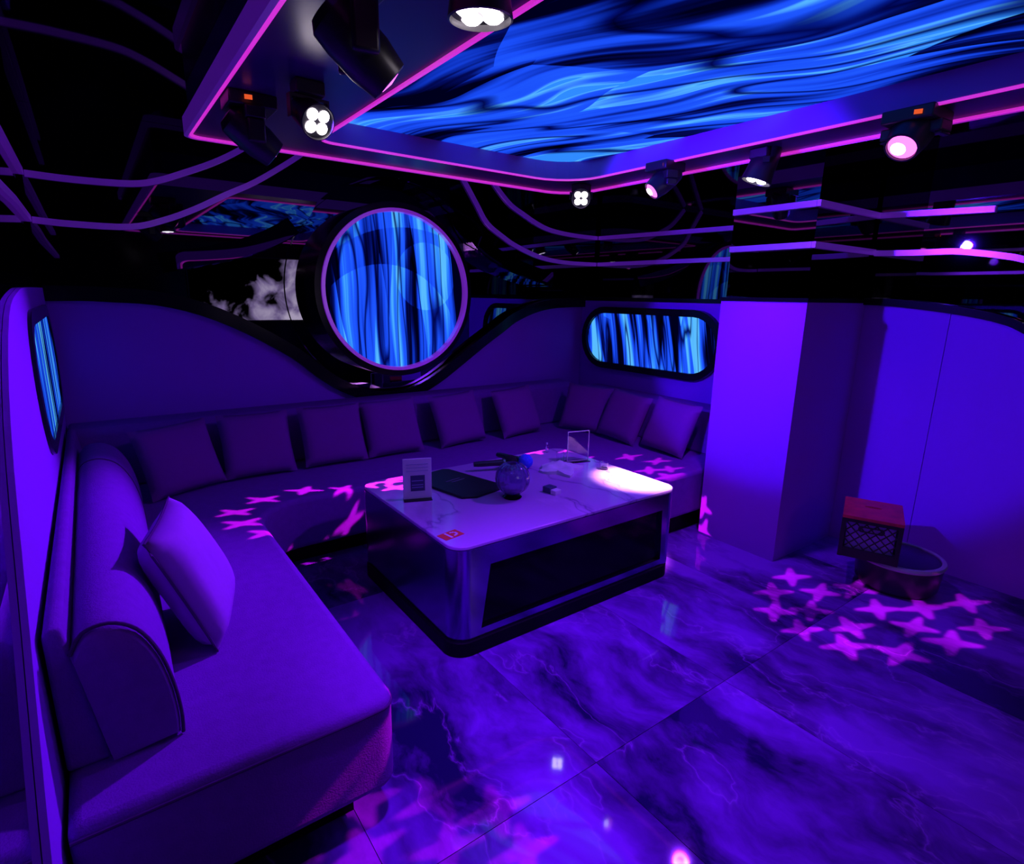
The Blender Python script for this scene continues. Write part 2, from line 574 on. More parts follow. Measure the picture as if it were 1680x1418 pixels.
floor = obj('floor', bx(XL - 0.1, 4.3, YN - 0.1, 4.6, -0.06, -0.006), M['grout'], structure=True)
tile_mesh = None
TX, TY = 0.79, 1.58
for i in range(-1, 5):
    for j in range(-2, 3):
        x0, y0 = 0.5 + TX * (i), 1.2 + TY * j
        if y0 > 4.5 or y0 + TY < YN:
            continue
        if tile_mesh is None:
            bm = bx(-TX / 2 + 0.0012, TX / 2 - 0.0012, -TY / 2 + 0.0012, TY / 2 - 0.0012, -0.006, 0.0)
            t = obj('floor_tile', bm, M['floor_tile'], floor)
            tile_mesh = t.data
        else:
            t = bpy.data.objects.new('floor_tile', tile_mesh)
            COL.objects.link(t)
            t.parent = floor
        t.location = (x0 + TX / 2, y0 + TY / 2, 0)

ceiling = obj('ceiling', bx(XL - 0.1, 4.3, YN - 0.1, 4.6, ZC, ZC + 0.06), M['ceil_mirror'], structure=True)

# back wall: upholstered lower panel with a wave-shaped top, black mirror behind and above it
WAVE_LOW = [(-0.2, 1.574), (-0.008, 1.575), (0.114, 1.569), (0.359, 1.551), (0.621, 1.483), (0.907, 1.349), (1.215, 1.155), (1.38, 1.01),
            (1.557, 0.885), (1.746, 0.803), (1.949, 0.769), (2.165, 0.786), (2.392, 0.88), (2.631, 1.028), (2.886, 1.194), (3.09, 1.317),
            (3.222, 1.399), (3.439, 1.483), (3.659, 1.529), (3.898, 1.545), (4.13, 1.55)]
wl = smooth_path([(x, z, 0) for x, z in WAVE_LOW], 3)
wl = [(p[0], p[1]) for p in wl]
wall_back = obj('wall_back', bx(XL - 0.1, 4.3, 4.52, 4.6, 0, ZC), M['wall_gap'], structure=True)
obj('mirror_panel', bx(XL, XR + 0.05, 4.47, 4.519, 0.7, ZC - 0.001), M['mirror'], wall_back)
obj('upholstered_panel', prism(wl + [(4.13, 0.001), (-0.2, 0.001)], 'y', YB, 4.469), M['upholstery'], wall_back)
obj('wave_edge_frame', band([(x, YB, z + 0.045) for x, z in wl], (0, -1, 0), 0.09, 0.05), M['gloss_black'], wall_back, smooth=True)

# upper mirror tier of the back wall with its curved lower edge (soffit)
CX, CZ = 1.985, 1.667
ul = [(-0.2, 1.685), (0.0, 1.69), (0.187, 1.702), (0.398, 1.745), (0.679, 1.804), (0.966, 1.892), (1.216, 2.028), (1.353, 2.184)]
ul = [(p[0], p[1]) for p in smooth_path([(x, z, 0) for x, z in ul], 3)]
arc = [(CX + 0.84 * math.cos(math.radians(a)), CZ + 0.84 * math.sin(math.radians(a))) for a in range(134, 46, -6)]
ur = [(2 * CX - x, z) for x, z in reversed(ul)]
ur = [p for p in ur if p[0] < 4.0] + [(4.13, 1.685)]
upper = ul + arc + ur
obj('upper_mirror_tier', prism(upper + [(4.13, ZC - 0.001), (-0.2, ZC - 0.001)], 'y', 4.28, 4.469), M['mirror'], wall_back)
obj('curved_soffit_band', band([(x, 4.268, z + 0.062) for x, z in ul if 0.35 < x < 1.25], (0, -1, 0.32), 0.115, 0.03), M['mirror'], wall_back, smooth=True)
obj('curved_soffit_band', band([(x, 4.268, z + 0.062) for x, z in ur if 2.72 < x < 3.6], (0, -1, 0.32), 0.115, 0.03), M['mirror'], wall_back, smooth=True)

# left wall
wall_left = obj('wall_left', bx(-0.34, -0.25, YN - 0.1, 4.6, 0, ZC), M['wall_gap'], structure=True)
obj('mirror_panel', bx(-0.249, -0.215, YN, 4.469, 0.001, 1.70), M['clear_mirror'], wall_left)
obj('upper_panel', bx(-0.249, -0.215, YN, 4.469, 1.701, ZC - 0.001), M['ceil_mirror'], wall_left)
wv = smooth_path([(1.0, 0.001, 0), (1.14, 0.25, 0), (1.28, 0.51, 0), (1.56, 0.87, 0), (1.92, 1.3, 0), (2.35, 1.56, 0), (2.8, 1.635, 0), (3.28, 1.65, 0), (4.42, 1.65, 0)], 4)
wv = [(p[0], p[1]) for p in wv]
obj('upholstered_panel', prism(wv + [(4.42, 0.001)], 'x', -0.214, -0.2), M['upholstery'], wall_left)

# right wall
wall_right = obj('wall_right', bx(4.2, 4.3, YN - 0.1, 4.6, 0, ZC), M['wall_gap'], structure=True)
obj('mirror_panel', bx(4.165, 4.199, YN, 4.469, 0.5, ZC - 0.001), M['mirror'], wall_right)
obj('upholstered_panel', bx(XR, 4.164, 2.3, 4.429, 0.001, 1.615), M['upholstery'], wall_right)
rw = smooth_path([(1.72, 1.63, 0), (1.55, 1.625, 0), (1.34, 1.605, 0), (1.13, 1.575, 0), (1.0, 1.545, 0), (0.9, 1.505, 0), (0.7, 1.38, 0), (0.45, 1.15, 0), (0.1, 0.8, 0), (-0.4, 0.62, 0), (-1.05, 0.6, 0)], 4)
rw = [(p[0], p[1]) for p in rw]
seam = 1.24
pa = [p for p in rw if p[0] > seam + 0.002]
pb = [p for p in rw if p[0] < seam - 0.002]
zs_ = 1.59
obj('upholstered_panel', prism(pa + [(seam + 0.002, zs_), (seam + 0.002, 0.001), (1.72, 0.001)], 'x', XR, 4.164), M['upholstery'], wall_right)
obj('upholstered_panel', prism([(seam - 0.002, zs_)] + pb + [(-1.05, 0.001), (seam - 0.002, 0.001)], 'x', XR, 4.164), M['upholstery'], wall_right)
obj('wave_edge_frame', band([(XR, y, z + 0.022) for y, z in rw], (-1, 0, 0), 0.045, 0.03), M['gloss_black'], wall_right, smooth=True)
obj('edge_frame', bx(XR - 0.01, 4.164, 2.3, 4.42, 1.616, 1.65), M['gloss_black'], wall_right)

# square pillar standing against the right wall
wall_pillar = obj('wall_pillar', bx(3.38, XR - 0.001, 1.72, 2.29, 0, 1.64), M['upholstery'], structure=True)
obj('mirror_cladding', bx(3.40, XR - 0.001, 1.74, 2.27, 1.665, ZC - 0.001), M['mirror'], wall_pillar)
obj('ledge', bx(3.375, XR - 0.001, 1.715, 2.295, 1.641, 1.664), M['gloss_black'], wall_pillar)

# near wall behind the camera
wall_near = obj('wall_near', bx(-0.249, 4.2, YN - 0.1, YN, 0, ZC), M['gloss_black'], structure=True)

# ---------------------------------------------------------------- violet metal trims round the walls, reflected light set as an even glow
def strip(idx, path, n):
    return obj('trim_%d' % idx, band(path, n, 0.034, 0.022), M['glow_violet'], structure=True, smooth=True)

def sp(pts, f, n=4):
    return [f(p[0], p[1]) for p in smooth_path([(a, b, 0) for a, b in pts], n)]
YT = 4.28
lo_l = [(-0.19, 2.016), (-0.009, 2.008), (0.269, 2.015), (0.448, 2.069), (0.623, 2.149), (0.807, 2.252), (1.0, 2.355), (1.238, 2.515), (1.36, 2.61)]
up_l = [(-0.19, 2.256), (0.022, 2.25), (0.298, 2.26), (0.441, 2.295), (0.577, 2.353), (0.754, 2.437), (0.904, 2.526), (1.02, 2.61)]
lo_r = [(2.57, 2.61), (2.638, 2.52), (2.733, 2.389), (2.838, 2.249), (2.999, 2.152), (3.166, 2.076), (3.449, 1.996), (3.75, 1.966), (4.14, 1.966)]
up_r = [(2.88, 2.60), (2.98, 2.502), (3.092, 2.415), (3.227, 2.353), (3.381, 2.289), (3.549, 2.244), (3.814, 2.22), (4.14, 2.215)]
strip(1, sp(lo_l, lambda x, z: (x, YT, z)), (0, -1, 0))
strip(2, sp(up_l, lambda x, z: (x, YT, z)), (0, -1, 0))
strip(3, sp(lo_r, lambda x, z: (x, YT, z)), (0, -1, 0))
strip(4, sp(up_r, lambda x, z: (x, YT, z)), (0, -1, 0))
strip(5, [(-0.214, y, 2.02 if y > 2.8 else 2.0) for y in (4.25, 3.4, 2.8, 1.5, 0.0)], (1, 0, 0))
strip(6, [(-0.214, y, 2.262 if y > 3 else 2.25) for y in (4.25, 3.3, 2.2, 1.2, 0.0)], (1, 0, 0))
strip(7, [(4.164, y, z) for y, z in ((4.25, 1.966), (3.2, 1.962), (2.3, 1.958))], (-1, 0, 0))
strip(8, [(4.164, y, z) for y, z in ((4.25, 2.215), (3.2, 2.2), (2.3, 2.19))], (-1, 0, 0))
for k, z in ((9, 1.962), (10, 2.185)):
    strip(k, [(3.40, 2.268, z), (3.40, 1.742, z)], (-1, 0, 0))
for k, z in ((11, 1.962), (12, 2.185)):
    strip(k, [(3.379, 1.74, z), (3.8, 1.74, z), (4.162, 1.74, z)], (0, -1, 0))
strip(13, sp([(1.72, 1.955), (1.484, 1.948), (1.298, 1.947), (1.179, 1.933), (1.066, 1.913), (0.957, 1.886), (0.7, 1.79), (0.4, 1.62), (0.0, 1.4)], lambda y, z: (4.164, y, z)), (-1, 0, 0))
strip(14, [(4.164, y, z) for y, z in ((1.72, 2.185), (1.5, 2.178), (1.135, 2.165))], (-1, 0, 0))

# ---------------------------------------------------------------- ceiling coffer with the big screen
OX0, OX1, OY0, OY1 = 0.515, 3.06, -0.75, 3.47
IX0, IX1, IY0, IY1 = 1.045, 2.76, -0.35, 3.14
outer = rrect(OX0, OX1, OY0, OY1, (0.2, 0.25, 0.06, 0.1))
inner = rrect(IX0, IX1, IY0, IY1, (0.15, 0.3, 0.09, 0.1))
coffer = obj('ceiling_coffer', ring_prism(outer, inner, 'z', 2.405, ZC - 0.001), M['coffer'], ceiling)
in2 = rrect(IX0 + 0.004, IX1 - 0.004, IY0 + 0.004, IY1 - 0.004, (0.15, 0.3, 0.09, 0.1))
obj('coffer_side_panel', ring_prism(inner, in2, 'z', 2.405, ZC - 0.002), M['coffer_side'], ceiling)
st_o = band([(x, y, 2.405) for x, y in outer], lambda i: (0, 0, -1), 0.013, 0.010, closed=True)
st_i = band([(x, y, 2.405) for x, y in inner], lambda i: (0, 0, -1), 0.013, 0.010, closed=True)
tr_o = obj('trim_15', st_o, M['led_magenta'], structure=True, smooth=True)
tr_i = obj('trim_16', st_i, M['led_magenta'], structure=True, smooth=True)
# broad outer lip of the coffer's left side
lip = rrect(OX0 - 0.03, OX1 + 0.012, OY0 - 0.03, OY1 + 0.012, (0.2, 0.25, 0.07, 0.1))
obj('coffer_lip', ring_prism(lip, rrect(OX0 - 0.011, OX1 + 0.011, OY0 - 0.011, OY1 + 0.011, (0.2, 0.25, 0.06, 0.1)), 'z', 2.39, 2.47), M['glow_violet'], ceiling)

screen = empty('ceiling_screen', (0, 0, 2.51), 'large glowing blue ceiling screen showing flowing silk folds inside the coffer', 'screen')
in3 = rrect(IX0 + 0.006, IX1 - 0.006, IY0 + 0.006, IY1 - 0.006, (0.15, 0.3, 0.09, 0.1))
so = obj('screen_panel', prism(in3, 'z', 0.0, 0.03), M['drape_ceiling'], screen)
obj('screen_housing', prism(rrect(IX0 + 0.03, IX1 - 0.03, IY0 + 0.03, IY1 - 0.03, 0.1), 'z', 0.031, 0.1), M['satin_black'], screen)

# ---------------------------------------------------------------- round screen on the back wall
rs = empty('round_screen', (CX, 4.28, CZ), 'big round blue curtain screen with a black surround and purple ring above the sofa', 'screen')
def circ(r, n=96):
    return [(r * math.cos(2 * math.pi * k / n), r * math.sin(2 * math.pi * k / n)) for k in range(n)]
obj('surround', ring_prism(circ(0.80), circ(0.66), 'y', 0.172, 0.188), M['mirror'], rs, smooth=True)
obj('inner_frame', ring_prism(circ(0.6595), circ(0.613), 'y', -0.065, 0.188), M['gloss_black'], rs, smooth=True)
obj('ring_trim', ring_prism(circ(0.613), circ(0.588), 'y', -0.085, 0.0), M['glow_ring'], rs, smooth=True)
obj('screen_panel', prism(circ(0.587), 'y', -0.035, 0.09), M['drape_round'], rs)

# ---------------------------------------------------------------- oval screens
def stadium(y0, y1, z0, z1, n=14):
    r = (z1 - z0) / 2
    cz = (z0 + z1) / 2
    out = []
    for k in range(n + 1):
        a = math.radians(-90 + 180 * k / n)
        out.append((y1 - r + r * math.cos(a), cz + r * math.sin(a)))
    for k in range(n + 1):
        a = math.radians(90 + 180 * k / n)
        out.append((y0 + r + r * math.cos(a), cz + r * math.sin(a)))
    return out
def oval(name, x, s, y0, y1, z0, z1, drape, label, proud):
    e = empty(name, (x, (y0 + y1) / 2, (z0 + z1) / 2), label, 'screen')
    cy, cz = (y0 + y1) / 2, (z0 + z1) / 2
    o = [(a - cy, b - cz) for a, b in stadium(y0, y1, z0, z1)]
    i = [(a - cy, b - cz) for a, b in stadium(y0 + 0.06, y1 - 0.06, z0 + 0.06, z1 - 0.06)]
    obj('frame', ring_prism(o, i, 'x', 0.0, s * proud), M['gloss_black'], e, smooth=True)
    obj('screen_panel', prism(i, 'x', 0.0, s * proud * 0.35), M[drape], e)
    return e
oval('oval_screen', XR, -1, 2.72, 4.36, 0.965, 1.56, 'drape_right', 'long oval blue curtain screen on the right wall beside the pillar', 0.05)
oval('oval_screen', XL, 1, 2.8, 4.4, 0.95, 1.56, 'drape_left', 'oval blue screen seen edge-on on the left wall', 0.014)

# ---------------------------------------------------------------- television behind the camera (seen in the mirrors)
tv = empty('wall_television', (2.11, YN, 1.68), 'wall television showing pale smoke, seen mirrored left of the round screen', 'television')
obj('bezel', bx(-0.87, 0.87, 0.0, 0.05, -0.5, 0.5), M['satin_black'], tv, bevel=0.005)
obj('screen_panel', bx(-0.85, 0.85, 0.05, 0.055, -0.48, 0.48), M['smoke'], tv)

# ---------------------------------------------------------------- sofa
ZS = 0.45
sofa = empty('corner_sofa', (1.9, 3.0, 0), 'long U-shaped grey fabric sofa along the left, back and right walls', 'sofa')
def loc(p):
    return (p[0] - 1.9, p[1] - 3.0)
def arcp(cx, cy, r, a0, a1, n=8):
    return [(cx + r * math.cos(math.radians(a0 + (a1 - a0) * k / n)), cy + r * math.sin(math.radians(a0 + (a1 - a0) * k / n))) for k in range(n + 1)]
seat_out = [(-0.19, 1.41)] + arcp(0.55, 1.48, 0.07, -90, 0, 5) + [(0.62, 2.2)] + arcp(0.90, 3.04, 0.28, 180, 90, 8) + [(2.9, 3.32)] + \
    arcp(2.91, 3.27, 0.05, 90, 0, 4) + [(2.96, 2.35), (4.12, 2.35), (4.12, 4.375), (-0.19, 4.375)]
obj('seat', prism([loc(p) for p in seat_out], 'z', 0.13, ZS), M['fabric'], sofa, bevel=0.03, seg=4)
base_out = [(-0.19, 1.52), (0.50, 1.52), (0.50, 3.44), (3.08, 3.44), (3.08, 2.4), (4.12, 2.4), (4.12, 4.375), (-0.19, 4.375)]
obj('base', prism([loc(p) for p in base_out], 'z', 0.0, 0.13), M['plinth'], sofa)
pip = smooth_path([(-0.185, 1.408, 0.425), (0.3, 1.408, 0.425), (0.53, 1.408, 0.425), (0.60, 1.428, 0.422), (0.622, 1.5, 0.42)], 5)
obj('piping', tube([(x - 1.9, y - 3.0, z) for x, y, z in pip], 0.005), M['piping'], sofa, smooth=True)
# back and right rests
def slab(profile, axis, a, b, name, bev=0.02):
    return obj(name, prism(profile, axis, a, b), M['fabric'], sofa, bevel=bev, seg=3)
pb_ = [(4.12, ZS), (4.13, 0.80), (4.17, 0.835), (4.34, 0.84), (4.375, 0.83), (4.375, ZS)]
slab([(y - 3, z) for y, z in pb_], 'x', -0.19 - 1.9, 3.78 - 1.9, 'backrest')
pr_ = [(3.80, ZS), (3.81, 0.76), (3.85, 0.80), (4.08, 0.80), (4.12, 0.79), (4.12, ZS)]
slab([(x - 1.9, z) for x, z in pr_], 'y', 2.36 - 3, 4.11 - 3, 'backrest')
# left rest: thin slab plus a plump bolster with a D-shaped end
pl_ = [(-0.19, ZS), (-0.19, 0.84), (-0.175, 0.855), (-0.15, 0.85), (-0.095, ZS)]
slab([(x - 1.9, z) for x, z in pl_], 'y', 1.62 - 3, 4.1 - 3, 'backrest', 0.012)
prof = smooth_path([(-0.145, 0.775, 0), (-0.115, 0.825, 0), (-0.06, 0.835, 0), (-0.005, 0.80, 0), (0.035, 0.72, 0), (0.058, 0.62, 0), (0.068, 0.52, 0), (0.066, ZS + 0.003, 0)], 4)
prof = [(p[0], p[1]) for p in prof]
def bolster():
    bm = bmesh.new()
    rings = []
    ys = [1.60, 1.615, 1.66] + [1.75 + 0.1 * k for k in range(20)] + [3.70, 3.76, 3.775]
    for y in ys:
        e = 0.0
        if y < 1.61 or y > 3.77:
            e = 0.02
        elif y < 1.63 or y > 3.75:
            e = 0.006
        g = 1 + 0.22 * max(0, (y - 1.6) / 2.2)
        ring = []
        for x, z in prof:
            cx, cz = -0.06, 0.6
            k = 1 - e / 0.2
            xx = cx + (x - cx) * k
            xx = -0.145 + (xx + 0.145) * g
            zz = max(ZS + 0.003, cz + (z - cz) * k) 
            ring.append((xx, y, zz))
        ring.append((-0.092 , y, ZS + 0.003))
        rings.append([bm.verts.new((x - 1.9, y_ - 3, z)) for x, y_, z in ring])
    n = len(rings[0])
    for a, b in zip(rings, rings[1:]):
        for i in range(n):
            j = (i + 1) % n
            bm.faces.new((a[i], a[j], b[j], b[i]))
    bm.faces.new(rings[0])
    bm.faces.new(list(reversed(rings[-1])))
    return bm
obj('bolster', bolster(), M['fabric'], sofa, smooth=True, angle=50)
obj('piping', tube([(x - 1.9 + 0.002, 1.612 - 3, z + 0.002) for x, z in prof], 0.005), M['piping'], sofa, smooth=True)
g2 = 1 + 0.22 * ((3.3 - 1.6) / 2.2)
obj('piping', tube([(-0.145 + (x + 0.145) * g2 - 1.9 + 0.001, 3.35 - 3, z + 0.001) for x, z in prof], 0.004), M['piping'], sofa, smooth=True)

# ---------------------------------------------------------------- cushions
def cushion_bm(wd, ht, th, n=14, sag=0.0, seed=0):
    rnd = random.Random(seed)
    bm = bmesh.new()
    grids = []
    ph = [rnd.uniform(0, 6.28) for _ in range(4)]
    for side in (1, -1):
        g = []
        for i in range(n + 1):
            row = []
            for j in range(n + 1):
                u, v = -1 + 2 * i / n, -1 + 2 * j / n
                p = max(0.0, (1 - u ** 4) * (1 - v ** 4)) ** 0.45
                inset = 1 - 0.045 * (1 - abs(v) ** 2) * (abs(u) ** 6) 
                inset2 = 1 - 0.045 * (1 - abs(u) ** 2) * (abs(v) ** 6)
                t = th / 2 * p * (1 + 0.08 * math.sin(3 * u + ph[0]) * math.sin(2.5 * v + ph[1]))
                x, z = u * wd / 2 * inset, v * ht / 2 * inset2
                edge = (i in (0, n) or j in (0, n))
                if side == -1 and edge:
                    row.append(grids[0][i][j])
                else:
                    row.append(bm.verts.new((x, -side * t, z + sag * 0)))
            g.append(row)
        grids.append(g)
    for s, g in zip((1, -1), grids):
        for i in range(n):
            for j in range(n):
                f = (g[i][j], g[i + 1][j], g[i + 1][j + 1], g[i][j + 1])
                bm.faces.new(f if s == 1 else tuple(reversed(f)))
    return bm

def cushion(cx, cy, cz, rotz, lean, roll, label, wd=0.45, ht=0.43, th=0.13, mat='cushion', seed=0, group='back cushions along the sofa'):
    bm = cushion_bm(wd, ht, th, seed=seed)
    o = obj('back_cushion', bm, M[mat], smooth=True, angle=75)
    o.rotation_mode = 'XYZ'
    o.matrix_world = Matrix.Translation((cx, cy, cz)) @ Matrix.Rotation(rotz, 4, 'Z') @ Matrix.Rotation(-lean, 4, 'X') @ Matrix.Rotation(roll, 4, 'Y')
    tag(o, label, 'cushion', group)
    return o
R_ = math.radians
CB = [  # x centre, y, rotz, roll, label
    (0.335, 3.85, R_(20), R_(-2), 'back cushion in the left corner, next to the big bolster'),
    (0.80, 3.95, R_(2), R_(1), 'second cushion from the left on the back wall, wide gap either side'),
    (1.31, 3.95, R_(-2), R_(0), 'third cushion from the left on the back wall'),
    (1.765, 3.95, R_(-2), R_(-1), 'fourth cushion from the left, straight under the round screen'),
    (2.345, 3.945, R_(2), R_(-3), 'fifth cushion from the left, right of the round screen'),
    (2.945, 3.94, R_(4), R_(-3), 'sixth cushion from the left, last one on the back wall'),
]
for k, (x, y, rz, ro, lab) in enumerate(CB):
    cushion(x, y, 0.662, rz, R_(24), ro, lab + ', dark fabric', seed=k)
CR = [
    (3.57, 3.72, R_(-68), R_(2), 'shadowed cushion in the right rear corner of the sofa'),
    (3.59, 3.27, R_(-90), R_(4), 'leaning cushion in the middle of the right side of the sofa'),
    (3.62, 2.80, R_(-93), R_(2), 'right-hand cushion of the sofa, next to the pillar'),
]
for k, (x, y, rz, ro, lab) in enumerate(CR):
    cushion(x, y, 0.662, rz, R_(24), ro, lab + ', dark fabric', seed=20 + k)
pil = cushion(0.185, 2.20, 0.665, R_(76), R_(22), R_(0), 'plump loose pillow leaning against the bolster of the chaise', 0.46, 0.45, 0.16, 'pillow', 40, None)
pil.name = 'loose_pillow'
pth = []
for (u0, v0), (u1, v1) in (((-1, -1), (1, -1)), ((1, -1), (1, 1)), ((1, 1), (-1, 1)), ((-1, 1), (-1, -1))):
    for k in range(10):
        u, v = u0 + (u1 - u0) * k / 10, v0 + (v1 - v0) * k / 10
        pth.append((u * 0.23 * (1 - 0.045 * (1 - v * v) * u ** 6), 0.0, v * 0.225 * (1 - 0.045 * (1 - u * u) * v ** 6)))
obj('piping', tube(pth, 0.0045, 6, closed=True), M['piping'], pil, smooth=True)
if 'group' in pil:
    del pil['group']

# ---------------------------------------------------------------- coffee table
TX0, TX1, TY0, TY1, TH = 1.155, 2.725, 2.0, 3.11, 0.55
table = empty('coffee_table', ((TX0 + TX1) / 2, (TY0 + TY1) / 2, 0), 'large low table with white marble top and brushed steel body', 'table')
ox, oy = (TX0 + TX1) / 2, (TY0 + TY1) / 2
tl = lambda pts: [(x - ox, y - oy) for x, y in pts]
obj('marble_top', prism(tl(rrect(TX0 + 0.02, TX1, TY0 + 0.01, TY1, 0.085, 10)), 'z', 0.532, TH), M['table_marble'], table, bevel=0.004)
obj('plinth', prism(tl(rrect(TX0, TX1 - 0.02, TY0 - 0.01, TY1 - 0.02, 0.10, 10)), 'z', 0.0, 0.075), M['plinth'], table, bevel=0.004)
def table_body():
    bm = bmesh.new()
    out = tl(rrect(TX0 + 0.015, TX1, TY0 + 0.005, TY1, 0.095, 12))
    z0, z1 = 0.076, 0.531
    n = len(out)
    va = [bm.verts.new((x, y, z0)) for x, y in out]
    vb = [bm.verts.new((x, y, z1)) for x, y in out]
    ymin = min(p[1] for p in out)
    fi = None
    for i in range(n):
        j = (i + 1) % n
        if abs(out[i][1] - ymin) < 1e-5 and abs(out[j][1] - ymin) < 1e-5 and abs(out[i][0] - out[j][0]) > 0.5:
            fi = (i, j)
            continue
        bm.faces.new((va[i], va[j], vb[j], vb[i]))
    bm.faces.new(list(reversed(va)))
    bm.faces.new(vb)
    i, j = fi
    o4 = [va[i], va[j], vb[j], vb[i]]
    hole = [(1.315 - ox, 0.118), (2.60 - ox, 0.118), (2.585 - ox, 0.435), (1.365 - ox, 0.435)]
    h0 = [bm.verts.new((x, ymin, z)) for x, z in hole]
    h1 = [bm.verts.new((x, ymin + 0.02, z)) for x, z in hole]
    if (o4[0].co.x > o4[1].co.x):
        o4 = [va[j], va[i], vb[i], vb[j]]
    for k in range(4):
        l = (k + 1) % 4
        bm.faces.new((o4[k], o4[l], h0[l], h0[k]))
        bm.faces.new((h0[k], h0[l], h1[l], h1[k]))
    return bm, h1
bmb, _ = table_body()
obj('steel_body', bmb, M['steel'], table, smooth=True, angle=30)
hole = [(1.315 - ox, 0.118), (2.60 - ox, 0.118), (2.585 - ox, 0.435), (1.365 - ox, 0.435)]
obj('front_glass', prism([(x, z) for x, z in hole], 'y', TY0 + 0.026 - oy, TY0 + 0.034 - oy), M['dark_glass'], table)

# ---------------------------------------------------------------- things on the table
def sign_stand(x, y, rz, label, wd, ht, white):
    e = empty('menu_stand', (x, y, TH), label, 'sign', None, rz)
    if white:
        obj('card', bx(-wd / 2, wd / 2, -0.004, 0.004, 0.006, ht), M['paper'], e, bevel=0.002)
        obj('printed_panel', bx(-wd * 0.24, wd * 0.26, -0.0065, -0.0045, ht * 0.22, ht * 0.60), M['card_print'], e)
        bm = bmesh.new()
        for z in (0.30, 0.36, 0.46):
            box(bm, -wd * 0.2, wd * 0.2, -0.0075, -0.0068, ht * z, ht * (z + 0.02))
        obj('printed_lines', bm, M['card_print_light'], e)
        bm = bmesh.new()
        for z in (0.70, 0.78, 0.86):
            box(bm, -wd * 0.38, wd * 0.38, -0.0062, -0.0042, ht * z, ht * (z + 0.012))
        obj('printed_lines', bm, M['card_print_light'], e)
    else:
        obj('frame', ring_prism(rrect(-wd / 2, wd / 2, 0.006, ht, 0.004), rrect(-wd / 2 + 0.004, wd / 2 - 0.004, 0.011, ht - 0.004, 0.004), 'y', -0.004, 0.004), M['paper'], e)
        obj('acrylic_sheet', bx(-wd / 2 + 0.005, wd / 2 - 0.005, -0.0025, 0.0025, 0.012, ht - 0.005), M['acrylic'], e)
    obj('foot', bx(-wd / 2, wd / 2, -0.035, 0.035, 0.0, 0.005), M['acrylic'], e, bevel=0.001)
    return e
sign_stand(1.335, 2.68, R_(-20), 'white upright menu card with a dark printed panel, left end of the table', 0.155, 0.235, True)
sign_stand(2.585, 2.75, R_(-14), 'clear acrylic stand with pale edges, far right part of the table', 0.165, 0.215, False)

fold = empty('black_folder', (1.66, 2.80, TH), 'flat black folder lying behind the white menu card', 'folder', None, R_(12))
obj('cover', prism([(-0.17, 0.25), (0.10, 0.25), (0.13, 0.22), (0.15, -0.27), (-0.10, -0.27), (-0.17, -0.22)], 'z', 0.0, 0.014), M['folder'], fold, bevel=0.003)
bm = bmesh.new()
box(bm, -0.06, 0.05, 0.03, 0.042, 0.0142, 0.0148)
box(bm, -0.04, 0.06, 0.0, 0.012, 0.0142, 0.0148)
obj('printed_lines', bm, M['grey_print'], fold)

gl = empty('globe_glass', (1.79, 2.42, TH), 'round globe-shaped glass on a short dark foot, middle of the table', 'glass')
pro = [(0.0, 0.022), (0.03, 0.024), (0.055, 0.034), (0.08, 0.056), (0.094, 0.084), (0.098, 0.112), (0.094, 0.142), (0.08, 0.172), (0.058, 0.193), (0.035, 0.202), (0.033, 0.199),
       (0.055, 0.19), (0.076, 0.17), (0.089, 0.141), (0.093, 0.112), (0.089, 0.086), (0.076, 0.061), (0.05, 0.04), (0.0, 0.031)]
obj('bowl', lathe(pro, 40), M['smoky_glass'], gl, smooth=True, angle=60)
obj('foot', lathe([(0.0, 0.0), (0.05, 0.0), (0.054, 0.006), (0.045, 0.014), (0.02, 0.021), (0.0, 0.0215)], 32), M['dark_glass'], gl, smooth=True)

def microphone(x, y, rz, label, foam, h=0.03):
    e = empty('microphone', (x, y, TH + h), label, 'microphone', None, rz)
    rot = Matrix.Rotation(math.radians(90), 4, 'Y')
    obj('handle', lathe([(0.0, -0.13), (0.015, -0.13), (0.018, -0.10), (0.019, 0.0), (0.022, 0.06), (0.0, 0.06)], 20, mtx=rot), M['satin_black'], e, smooth=True)
    obj('collar', lathe([(0.0, 0.061), (0.027, 0.061), (0.028, 0.075), (0.0, 0.075)], 20, mtx=rot), M['grey_metal'], e, smooth=True)
    s = [(0.0, 0.076)] + [(0.048 * math.cos(math.radians(a)), 0.112 + 0.048 * math.sin(math.radians(a))) for a in range(-48, 90, 14)] + [(0.0, 0.16)]
    obj('foam_windscreen' if foam != 'grey_metal' else 'grille', lathe(s, 24, mtx=rot), M[foam], e, smooth=True)
    return e
microphone(2.156, 2.923, R_(-75), 'microphone with a bright blue foam ball, behind the globe glass', 'blue_foam', 0.049)
microphone(1.985, 2.893, R_(-20), 'microphone with a black foam ball, beside the blue one', 'black_foam', 0.049)

